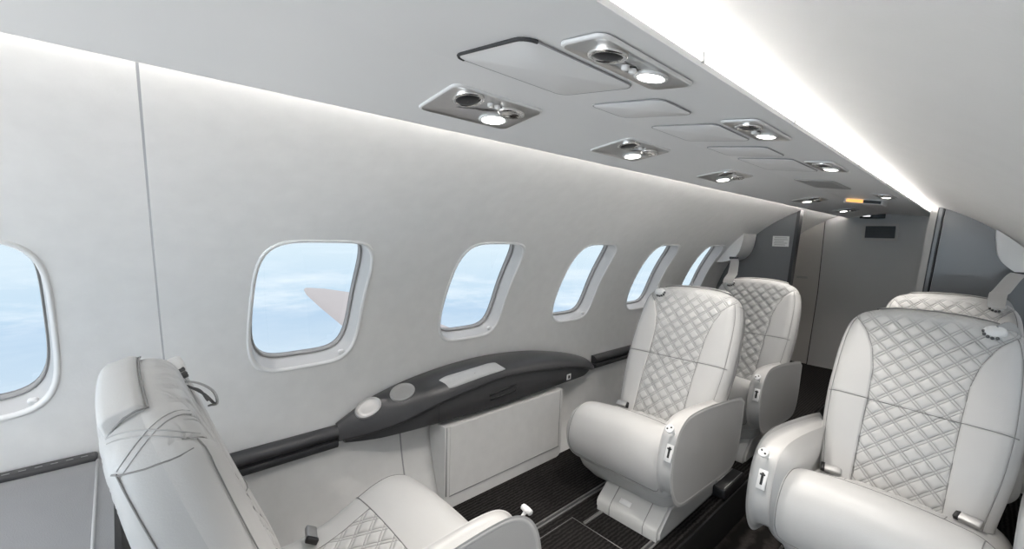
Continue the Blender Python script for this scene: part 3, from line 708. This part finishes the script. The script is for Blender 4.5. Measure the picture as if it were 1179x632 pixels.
def seat_meshes(m):
    """dict of part meshes; m=+1 when the aisle is on the +u side"""
    D = {}; BQ, BL, BR, BS = back_meshes()
    def add(k, V, F, angle=None, dist=1e-6):
        V = [(v[0]*m, v[1], v[2]) for v in V]; D[k] = fixn(mesh(k.replace('_', ' '), V, F, angle=angle), dist)
    def one(k, V, F, flip):      # open sheets keep their own winding
        V = [(v[0]*m, v[1], v[2]) for v in V]; F = [tuple(f) if (m > 0) ^ flip else tuple(f)[::-1] for f in F]; D[k] = mesh(k.replace('_', ' '), V, F)
    one('quilted_panel', *BQ, False); put_uv(D['quilted_panel'], SUBUV[0]); one('bolster_a', *BL, False); one('bolster_b', *BR, False); one('back_shell', *BS, False)
    mb = MB()
    for s in (-1, 1):
        mb.add(*tube([on_front(s*float(seam_q(t)), t) for t in np.linspace(-.03, .452, 40)], .00095, 5))
        mb.add(*tube([on_front(s*(float(hw(t))-.0165), t) for t in np.linspace(-.03, .445, 40)], .0008, 5))
    mb.add(*tube([on_front(u, .208+.02*u) for u in np.linspace(-.187, .187, 40)], .00105, 5))
    add('back_seams', mb.V, mb.F)
    mb = MB()                   # seam around the shoulder side, from front to rear, and the edge seam of the shell
    def side_pt(sg, t, n, off=.0004):
        if n < NMID: k = (n-NMID)/(NF-NMID); e = .042*(1-math.sqrt(max(0, 1-k*k)))
        else: k = min(.999, (n-NMID)/(NR+.022*max(0, min(1, (.46-t)/.2))-NMID)); e = .032*(1-(1-k*k)**(1/2.6))
        return bk(sg*(float(hw(t))-e+off), t, n)
    for sg in (-1, 1):
        mb = MB(); mb.add(*tube([side_pt(sg, t, n) for t, n in ((.438, -.028), (.440, -.018), (.442, -.006), (.444, .004), (.446, .014), (.447, .024), (.449, .034), (.450, .044), (.452, .050))], .0010, 5))
        mb.add(*tube([side_pt(sg, t, .046) for t in np.linspace(.452, -.05, 40)], .0011, 5)); add('shell_seam_'+'ab'[sg > 0], mb.V, mb.F)
    S_ = np.concatenate([[0], np.cumsum(np.linalg.norm(np.diff(OC[::-1], axis=0), axis=1))]); OR = OC[::-1]
    def crest(sg, sv, n, off=.0003):
        if n < NMID: k = (n-NMID)/(NF-NMID); e = .042*(1-math.sqrt(max(0, 1-k*k)))
        else: k = min(.999, (n-NMID)/(NR-NMID)); e = .032*(1-(1-k*k)**(1/2.6))
        f = lambda q: np.array([np.interp(q, S_, OR[:, 0]), np.interp(q, S_, OR[:, 1])])
        p, d = f(sv), f(sv+.002)-f(sv-.002); d /= np.linalg.norm(d); nin = np.array([d[1], -d[0]]); p = p+nin*(e-off)
        return bk(sg*p[0], p[1], n)
    for sg in (-1, 1):
        mb = MB()
        for ds in (0, .009):
            mb.add(*tube([crest(sg, .128+ds+.052*q, -.029+.074*q) for q in np.linspace(0, 1, 14)], .0008, 5))
            mb.add(*tube([crest(sg, .190-ds-.052*q, -.029+.074*q) for q in np.linspace(0, 1, 14)], .0008, 5))
        add('crest_stitching_'+'ab'[sg > 0], mb.V, mb.F)
    # headrest pad over the crest
    V = []; sec = rrect(1, 1, .45, 4)
    us = np.concatenate([[-.1215, -.1205, -.117], np.linspace(-.11, .11, 23), [.117, .1205, .1215]])
    for u in us:
        k = {0: .80, 1: .92, 2: .975}.get(min(abs(us-u).argmin(), len(us)-1-abs(us-u).argmin()), 1.)
        tc = float(tout(u))-.004
        for a, b in sec:
            V.append(bk(u, tc+.0125*b*k+.004*(1-a*a)*(b > 0), 0.025+.0215*a*k))
    n = len(sec); add('headrest_pad', V, gridF(len(us), n, True)+[tuple(range(n)), tuple((len(us)-1)*n+j for j in range(n))])
    mb = MB(); fr_ = [bk(u, float(tout(u))+.0035, .0015) for u in np.linspace(-.124, .124, 30)]
    sd = lambda u: [bk(u, float(tout(u))+q, n) for n, q in ((.0015, .0035), (.012, .0052), (.024, .0030), (.036, -.0035), (.044, -.010))]
    mb.add(*tube(sd(-.124)[::-1]+fr_[1:-1]+sd(.124), .0013, 5)); add('pad_seam', mb.V, mb.F)
    add('seat_cushion', *cush_mesh())
    mb = MB(); it = ci(-.155)
    mb.add(*tube([cush_pt(u, it, .0004) for u in np.linspace(-.2, .2, 40)], .0011, 5))
    for s in (-1, 1): mb.add(*tube([cush_pt(s*.098, i, .0004) for i in np.linspace(ci(-.0), it, 16)], .0010, 5))
    iF = 10*6+2                 # outline seam on the front roll
    iT = ci(-.2)
    for s in (-1, 1): mb.add(*tube([cush_pt(s*.168, i, .0004) for i in np.linspace(it, 9*6-2, 30)]+[cush_pt(s*u, i, .0004) for u, i in ((.166, 9*6), (.160, 9*6+2), (.148, 9*6+3))], .0010, 5))
    mb.add(*tube([cush_pt(u, 9*6+3, .0004) for u in np.linspace(-.148, .148, 30)], .0010, 5))
    add('cushion_seams', mb.V, mb.F)
    nu, nv = 84, 76; us = np.linspace(-.098, .098, nu); ii = np.linspace(ci(0.0), it, nv); V = []
    for i in ii:
        vv = float(np.interp(i, np.arange(len(CP)), CP[:, 0]))
        for u in us:
            ed = min(1, (.098-abs(u))/.004, (i-ii[0])/.3, (ii[-1]-i)/.3); qd = float(quilt(np.array(u), np.array(vv), .030)); V.append(cush_pt(u, i, -.001+max(0, ed)*(.0026+qd*.8)))
    F = gridF(nv, nu); one('quilted_seat_panel', V, F, True); put_uv(D['quilted_seat_panel'], [(u, float(np.interp(i, np.arange(len(CP)), CP[:, 0]))) for i in ii for u in us])
    # shroud under the cushion
    mb = MB(); top = rrect(.188, .175, .05, 5); bot = rrect(.150, .13, .04, 5); V = []
    for k, (w, f) in enumerate(((-.10, 0), (-.135, .10), (-.165, .35), (-.192, .85), (-.20, 1.0))):
        for (a, b), (c, d) in zip(top, bot): V.append((a*(1-f)+c*f, -.095+b*(1-f)+(d+.005)*f, PZ+w))
    n = len(top); mb.add(V, gridF(5, n, True)+[tuple(range(n)), tuple(4*n+j for j in reversed(range(n)))]); add('seat_shroud', mb.V, mb.F, angle=60)
    # pedestal (slightly towards the aisle), wedge front
    ou = .052
    prof = [(-.288, .001), (-.288, .028), (-.280, .040), (-.222, .086), (-.205, .090), (.05, .090), (.10, .06), (.135, .03), (.14, .001)]
    mb = MB(); mb.add(*prism(prof, ou-.116, ou+.112, lambda a, b, d: (d, a, b)))
    bm = bmesh.new(); me = mb.me('pedestal'); bm.from_mesh(me); bmesh.ops.bevel(bm, geom=[e for e in bm.edges if abs(e.verts[0].co.x-e.verts[1].co.x) < 1e-6 and e.calc_face_angle(0) > .8], offset=.008, segments=3, affect='EDGES'); bm.verts.index_update()
    V = [tuple(v.co) for v in bm.verts]; F = [[v.index for v in f.verts] for f in bm.faces]; bm.free(); add('pedestal', V, F, angle=40)
    mb = MB()
    for uu in (ou-.062, ou+.058): mb.add(*tube([(uu, -.2885, .004), (uu, -.2885, .028), (uu, -.2803, .0405), (uu, -.2222, .0868)], .0012, 5))
    add('pedestal_joints', mb.V, mb.F)
    mb = MB(); c = Vector((ou-.020, -.262, .0555)); sl = math.atan2(.046, .058)
    V, F = rbox(.040, .0175, .0012, .0005, 1); R_ = Matrix.Rotation(-sl, 4, 'X') @ Matrix.Identity(4); R_ = Matrix.Rotation(sl, 4, 'X'); V = [R_ @ v+c for v in V]; add('pedestal_tag', V, F)
    # column between pedestal and shroud
    V, F = rbox(.17, .19, .05, .006, 2, (ou*.4, -.06, .082)); add('swivel_column', V, F, angle=50)
    for nm, (u0, u1) in (('armrest', (.172, .222)), ('low_armrest', (-.204, -.250))):
        V, F, rim, inn = arm_mesh(abs(u0), abs(u1))
        sgn = 1 if u0 > 0 else -1
        lo = nm == 'low_armrest'
        fl = lambda L: [(v[0]*sgn, (.14+(v[1]-.14)*.62 if lo else v[1]), v[2]-(.03 if lo else 0)) for v in L]
        add(nm, fl(V), F, angle=60); n = len(rim); add(nm+'_side', fl(rim+inn), gridF(2, n, True)+[tuple(range(n, 2*n))], angle=50)
    # latch: button on a stalk and a slotted plate on the arm front
    up = .199; V, F = lathe([(.0035, -.008), (.0035, .022), (.010, .0225), (.0120, .025), (.0124, .029), (.0108, .0325), (.0003, .0332)], 20)
    nd = Vector((0, -.78, .62)).normalized(); rot = Vector((0, 0, 1)).rotation_difference(nd).to_matrix(); V = [rot @ v+Vector((up, -.311, PZ+.098)) for v in V]; add('recline_button', V, F, angle=40)
    V, F = rbox(.013, .005, .0035, .001, 1); V = [rot @ Vector((v[0], v[2], v[1]*.0+v[1])) for v in V]; 
    mb = MB()
    for dx, dz in ((.004, .004), (-.005, -.002)):
        W, G = lathe([(.0026, 0), (.0026, .0008), (.0002, .0009)], 10); mb.add([rot @ (Vector(v)+Vector((dx, dz, .0330))) + Vector((up, -.311, PZ+.098)) for v in W], G)
    add('button_mark', mb.V, mb.F)
    pc = Vector((up, -.3300, PZ+.045)); nd = Vector((0, -.93, .36)).normalized(); rot = Vector((0, 0, 1)).rotation_difference(nd).to_matrix()
    V, F = rbox(.021, .048, .004, .0012, 1); add('latch_plate', [rot @ Vector(v)+pc for v in V], F, angle=50)
    mb = MB(); V, F = rbox(.006, .030, .003, .0008, 1, (0, .002, .0016)); mb.add([rot @ Vector(v)+pc for v in V], F); V, F = rbox(.012, .004, .006, .001, 1, (0, .012, .003)); mb.add([rot @ Vector(v)+pc for v in V], F); add('latch_slot', mb.V, mb.F, angle=50)
    for nm, s in (('buckle_wall', -1), ('buckle_aisle', 1)):
        V, F = rbox(.046, .022, .011, .003, 2); rz = Matrix.Rotation(-.25*s, 3, 'Z') @ Matrix.Rotation(.5, 3, 'X'); add(nm, [rz @ Vector(v)+Vector((s*.133, -.045, PZ+.012)) for v in V], F, angle=50)
        mb = MB(); V, F = rbox(.010, .024, .012, .0015, 1, (.0195, 0, .0004)); mb.add([rz @ Vector(v)+Vector((s*.133, -.045, PZ+.012)) for v in V], F); add(nm+'_clip', mb.V, mb.F, angle=50)
    # shoulder-belt guide on the wall-side shoulder
    ug, tg = -.122, .455
    V, F = lathe([(.0005, -.012), (.0165, -.010), (.0205, -.004), (.0205, .006), (.0165, .012), (.0005, .0135)], 20)
    V = [(ug+v.x*1.05, *bk(0, tg+v.y*.8, -.030-v.z)[1:]) for v in [Vector(v) for v in V]]; add('belt_guide', V, F, angle=60)
    mb = MB()
    for k, (du, dt) in enumerate(((.020, -.002), (.018, -.010), (.011, -.016), (.003, -.019), (-.006, -.0175))):
        W, G = lathe([(.0035, -.004), (.0035, .004), (.0005, .005)], 8); mb.add([(ug+du+v.x, *bk(0, tg+dt+v.y, -.036-v.z)[1:]) for v in [Vector(v) for v in W]], G)
    add('guide_teeth', mb.V, mb.F)
    P = [bk(ug-.004, tg+.006, -.038), bk(ug-.018, tg+.024, -.022), bk(ug-.030, tg+.020, .004), bk(ug-.040, tg-.015, .026)]
    add('belt_end', *ribbon(P, .020, .003, (0, 0, 1)), angle=60)
    return D
SM = {1: seat_meshes(1), -1: seat_meshes(-1)}
set_recline(.335, .042, -.036); SM['upright'] = seat_meshes(-1); set_recline(RHO)
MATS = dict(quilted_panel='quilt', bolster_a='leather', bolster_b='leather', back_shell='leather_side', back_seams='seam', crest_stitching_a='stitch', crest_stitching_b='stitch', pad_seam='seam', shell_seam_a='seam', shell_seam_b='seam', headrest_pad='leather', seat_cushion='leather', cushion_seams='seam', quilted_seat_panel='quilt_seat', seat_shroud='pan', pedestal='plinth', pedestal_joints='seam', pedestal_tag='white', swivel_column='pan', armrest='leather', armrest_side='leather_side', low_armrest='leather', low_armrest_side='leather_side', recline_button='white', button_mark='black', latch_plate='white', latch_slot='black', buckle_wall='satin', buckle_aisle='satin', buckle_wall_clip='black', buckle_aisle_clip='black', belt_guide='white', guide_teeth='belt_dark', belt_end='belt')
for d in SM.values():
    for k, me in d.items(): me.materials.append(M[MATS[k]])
def seat(label, x, y, rz, m, low=False, belt=True):
    t = thing('cabin_armchair', label, 'armchair', (x, y, 0), rz, 'quilted leather cabin armchairs'); D = SM[m]
    p = lambda nm, k, par=t: part(nm, D[k], None, par)
    p('pedestal', 'pedestal'); pd = t.children[0]; p('pedestal_joint', 'pedestal_joints', pd); p('pedestal_tag', 'pedestal_tag', pd)
    p('swivel_column', 'swivel_column'); p('seat_shroud', 'seat_shroud')
    c = p('seat_cushion', 'seat_cushion'); p('seam', 'cushion_seams', c); p('quilted_seat_panel', 'quilted_seat_panel', c)
    b = p('back_shell', 'back_shell'); q = p('quilted_panel', 'quilted_panel'); p('seam', 'back_seams', q); p('stitching', 'crest_stitching_a', b); p('stitching', 'crest_stitching_b', b); p('seam', 'shell_seam_a', b); p('seam', 'shell_seam_b', b); p('side_bolster', 'bolster_a'); p('side_bolster', 'bolster_b'); hp = p('headrest_pad', 'headrest_pad'); p('seam', 'pad_seam', hp)
    a = p('armrest', 'armrest'); p('side_panel', 'armrest_side', a); bt = p('recline_button', 'recline_button'); p('button_mark', 'button_mark', bt); lp = p('latch_plate', 'latch_plate'); p('latch_slot', 'latch_slot', lp)
    if low: a = p('armrest', 'low_armrest'); p('side_panel', 'low_armrest_side', a)
    for k in ('buckle_wall', 'buckle_aisle'): bu = p('belt_buckle', k); p('buckle_tongue', k+'_clip', bu)
    g = p('belt_guide', 'belt_guide'); p('guide_teeth', 'guide_teeth', g)
    if belt: p('belt_end', 'belt_end')
    return t
sa = seat('pale grey quilted leather seat on a pedestal at the end of the dark console', -.743, 1.44, .003, 1)
sb = seat('pale grey quilted leather seat beside the dark left closet, behind the console seat', -.745, 2.142, -.012, 1)
sc = seat('large pale grey quilted leather seat on the right side of the aisle, nearest', -.101, 1.481, -.084, -1, low=True)
sd = seat('pale grey quilted seat mostly hidden behind the large right-hand seat', -.075, 2.188, 0, -1, low=True)
se = seat('pale grey leather seat facing away, next to the grey divan, back seen side-on', -.749, .229, PI-.012, 'upright', belt=False)
# loose dark straps hanging beside the aft-facing seat's shoulder
t = thing('shoulder_strap', 'dark looped seat-belt straps hanging beside the shoulder of the seat turned away', 'strap', (-.842, .074, .638))
for k, (w, pts) in enumerate(((.016, [(0, -.035, .028), (0, .0, .012), (.005, .030, -.010), (.012, .048, -.034)]), (.010, [(.0, -.03, .02), (.012, .015, .018), (.018, .045, -.004), (.02, .052, -.030), (.012, .040, -.036)]), (.008, [(.01, -.02, .015), (.02, .02, .005), (.03, .036, -.02)]))):
    part('strap', fixn(mesh('strap', *ribbon([Vector(p)*.80 for p in pts], w*.95, .003, (1, 0, .3)), angle=60)), ('belt_dark', 'satin', 'belt_dark')[k], t)
for pts, lab, w in (([(-1.005, 2.716, H-.106), (-.98, 2.66, H-.122), (-.90, 2.43, H-.168), (-.874, 2.352, H-.172), (-.868, 2.300, H-.192), (-.867, 2.285, H-.212)], 'pale shoulder belt running from the left housing down to the seat by the closet', .046),
                   ([(.10, 2.716, H-.100), (.085, 2.66, H-.115), (.055, 2.48, H-.160), (.046, 2.40, H-.166), (.043, 2.338, H-.190), (.043, 2.322, H-.212)], 'pale shoulder belt running from the right housing down to the half-hidden rear seat', .046)):
    o = Vector(pts[2]); me = fixn(mesh('shoulder belt', *ribbon([Vector(p)-o for p in pts], w, .0025, (1, .25, 0)), angle=60))
    b = part('shoulder_belt', me, 'belt'); b.location = o; tag(b, lab, 'seat belt', 'shoulder belts')

# ------------------------------------------------------------------ the wing outside
def wing():
    st = [(-1.28, 1.35, 3.05, -1.22), (-2.6, 1.55, 2.78, -1.14), (-3.8, 1.63, 2.60, -1.00), (-4.9, 1.66, 2.40, -.86), (-5.45, 1.69, 2.20, -.79), (-5.72, 1.74, 1.98, -.76), (-5.80, 1.78, 1.86, -.752)]
    sec = [(0, .0), (.03, .28), (.12, .46), (.3, .5), (.6, .36), (.85, .14), (1, .02), (.85, -.08), (.5, -.28), (.2, -.36), (.05, -.24)]
    V = []
    for x, a, b, z in st:
        for u, h in sec: V.append((x, a+(b-a)*u, H+z+h*.11*(b-a)))
    n = len(sec); mb = MB(); mb.add(V, gridF(len(st), n, True)+[tuple(range(n)), tuple((len(st)-1)*n+j for j in reversed(range(n)))])
    o = part('aircraft_wing', mb.me('wing', angle=50), 'wing'); tag(o, 'pale aircraft wing outside, seen through the near windows', 'wing')
wing()

# ------------------------------------------------------------------ sky
w = bpy.data.worlds.new('sky'); scene.world = w; w.use_nodes = True; nt = w.node_tree; nt.nodes.clear(); L = nt.links.new
out = nt.nodes.new('ShaderNodeOutputWorld'); bg = nt.nodes.new('ShaderNodeBackground'); tc = nt.nodes.new('ShaderNodeTexCoord'); sp = nt.nodes.new('ShaderNodeSeparateXYZ')
L(tc.outputs['Generated'], sp.inputs[0])
mr = nt.nodes.new('ShaderNodeMapRange'); mr.inputs['From Min'].default_value = -.5; mr.inputs['From Max'].default_value = .5; L(sp.outputs['Z'], mr.inputs['Value'])
ramp = nt.nodes.new('ShaderNodeValToRGB'); e = ramp.color_ramp
stops = [(0.0, (1.0, .985, .96)), (.10, (.95, .95, .94)), (.19, (.58, .69, .78)), (.25, (.50, .63, .755)), (.30, (.46, .60, .745)), (.335, (.42, .57, .735)), (.355, (.48, .63, .77)), (.40, (.53, .67, .79)), (.47, (.60, .73, .82)), (.53, (.68, .78, .86)), (.65, (.85, .90, .95)), (1.0, (.80, .86, .95))]  # out-of-view stops whitened, the lowest added as up-light for the ceiling
e.elements[0].position = stops[0][0]; e.elements[0].color = (*stops[0][1], 1); e.elements[1].position = stops[-1][0]; e.elements[1].color = (*stops[-1][1], 1)
for p_, c_ in stops[1:-1]: el = e.elements.new(p_); el.color = (*c_, 1)
L(mr.outputs[0], ramp.inputs[0])
mp = nt.nodes.new('ShaderNodeMapping'); mp.inputs['Scale'].default_value = (3.5, 3.5, 22); L(tc.outputs['Generated'], mp.inputs[0])
nz = nt.nodes.new('ShaderNodeTexNoise'); nz.inputs['Scale'].default_value = 1.6; nz.inputs['Detail'].default_value = 7; nz.inputs['Roughness'].default_value = .62; L(mp.outputs[0], nz.inputs['Vector'])
cr_ = nt.nodes.new('ShaderNodeMapRange'); cr_.inputs['From Min'].default_value = .44; cr_.inputs['From Max'].default_value = .68; L(nz.outputs['Fac'], cr_.inputs['Value'])
band = nt.nodes.new('ShaderNodeValToRGB'); b_ = band.color_ramp; b_.elements[0].position = .30; b_.elements[0].color = (.16, .16, .16, 1); b_.elements[1].position = .47; b_.elements[1].color = (.12, .12, .12, 1)
el = b_.elements.new(.345); el.color = (.9, .9, .9, 1); el = b_.elements.new(.385); el.color = (.75, .75, .75, 1); el = b_.elements.new(.325); el.color = (.25, .25, .25, 1)
L(mr.outputs[0], band.inputs[0])
mu = nt.nodes.new('ShaderNodeMath'); mu.operation = 'MULTIPLY'; L(cr_.outputs[0], mu.inputs[0]); L(band.outputs[0], mu.inputs[1])
mx = nt.nodes.new('ShaderNodeMix'); mx.data_type = 'RGBA'; mx.inputs['B'].default_value = (.76, .84, .90, 1); L(mu.outputs[0], mx.inputs['Factor']); L(ramp.outputs[0], mx.inputs['A'])
L(mx.outputs['Result'], bg.inputs['Color']); bg.inputs['Strength'].default_value = 3.7; L(bg.outputs[0], out.inputs[0])

sun = bpy.data.lights.new('sun', 'SUN'); sun.energy = 1.5; sun.angle = .02; sun.color = (1, .93, .88)
so = bpy.data.objects.new('sun', sun); COL.objects.link(so); so.rotation_euler = (math.radians(14), math.radians(6), 0)
# ------------------------------------------------------------------ camera and view
F_PX = 500.; CXP, CYP = 589.5, 316.
def unit(v): v = np.array(v, float); return v/np.linalg.norm(v)
dY = unit([(1135-CXP)/F_PX, (286-CYP)/F_PX, 1]); dn = unit([(300-CXP)/F_PX, (6800-CYP)/F_PX, 1]); dn = unit(dn-dn.dot(dY)*dY); dZ = -dn; dX = np.cross(dY, dZ)
R = np.array([dX, dY, dZ])
cam = bpy.data.cameras.new('camera'); co = bpy.data.objects.new('camera', cam); COL.objects.link(co)
cam.sensor_width = 36; cam.lens = F_PX/1179*36; cam.clip_start = .01; cam.clip_end = 500
right, down, fwd = R[:, 0], R[:, 1], R[:, 2]
co.matrix_world = Matrix(((right[0], -down[0], -fwd[0], 0), (right[1], -down[1], -fwd[1], 0), (right[2], -down[2], -fwd[2], H), (0, 0, 0, 1)))
scene.camera = co
vs = scene.view_settings; vs.view_transform = 'Standard'; vs.look = 'None'; vs.exposure = 0.37; vs.gamma = 1.0; vs.use_curve_mapping = False
scene.cycles.max_bounces = 14; scene.cycles.diffuse_bounces = 9; scene.cycles.glossy_bounces = 4; scene.cycles.transparent_max_bounces = 12
scene.cycles.sample_clamp_indirect = 6
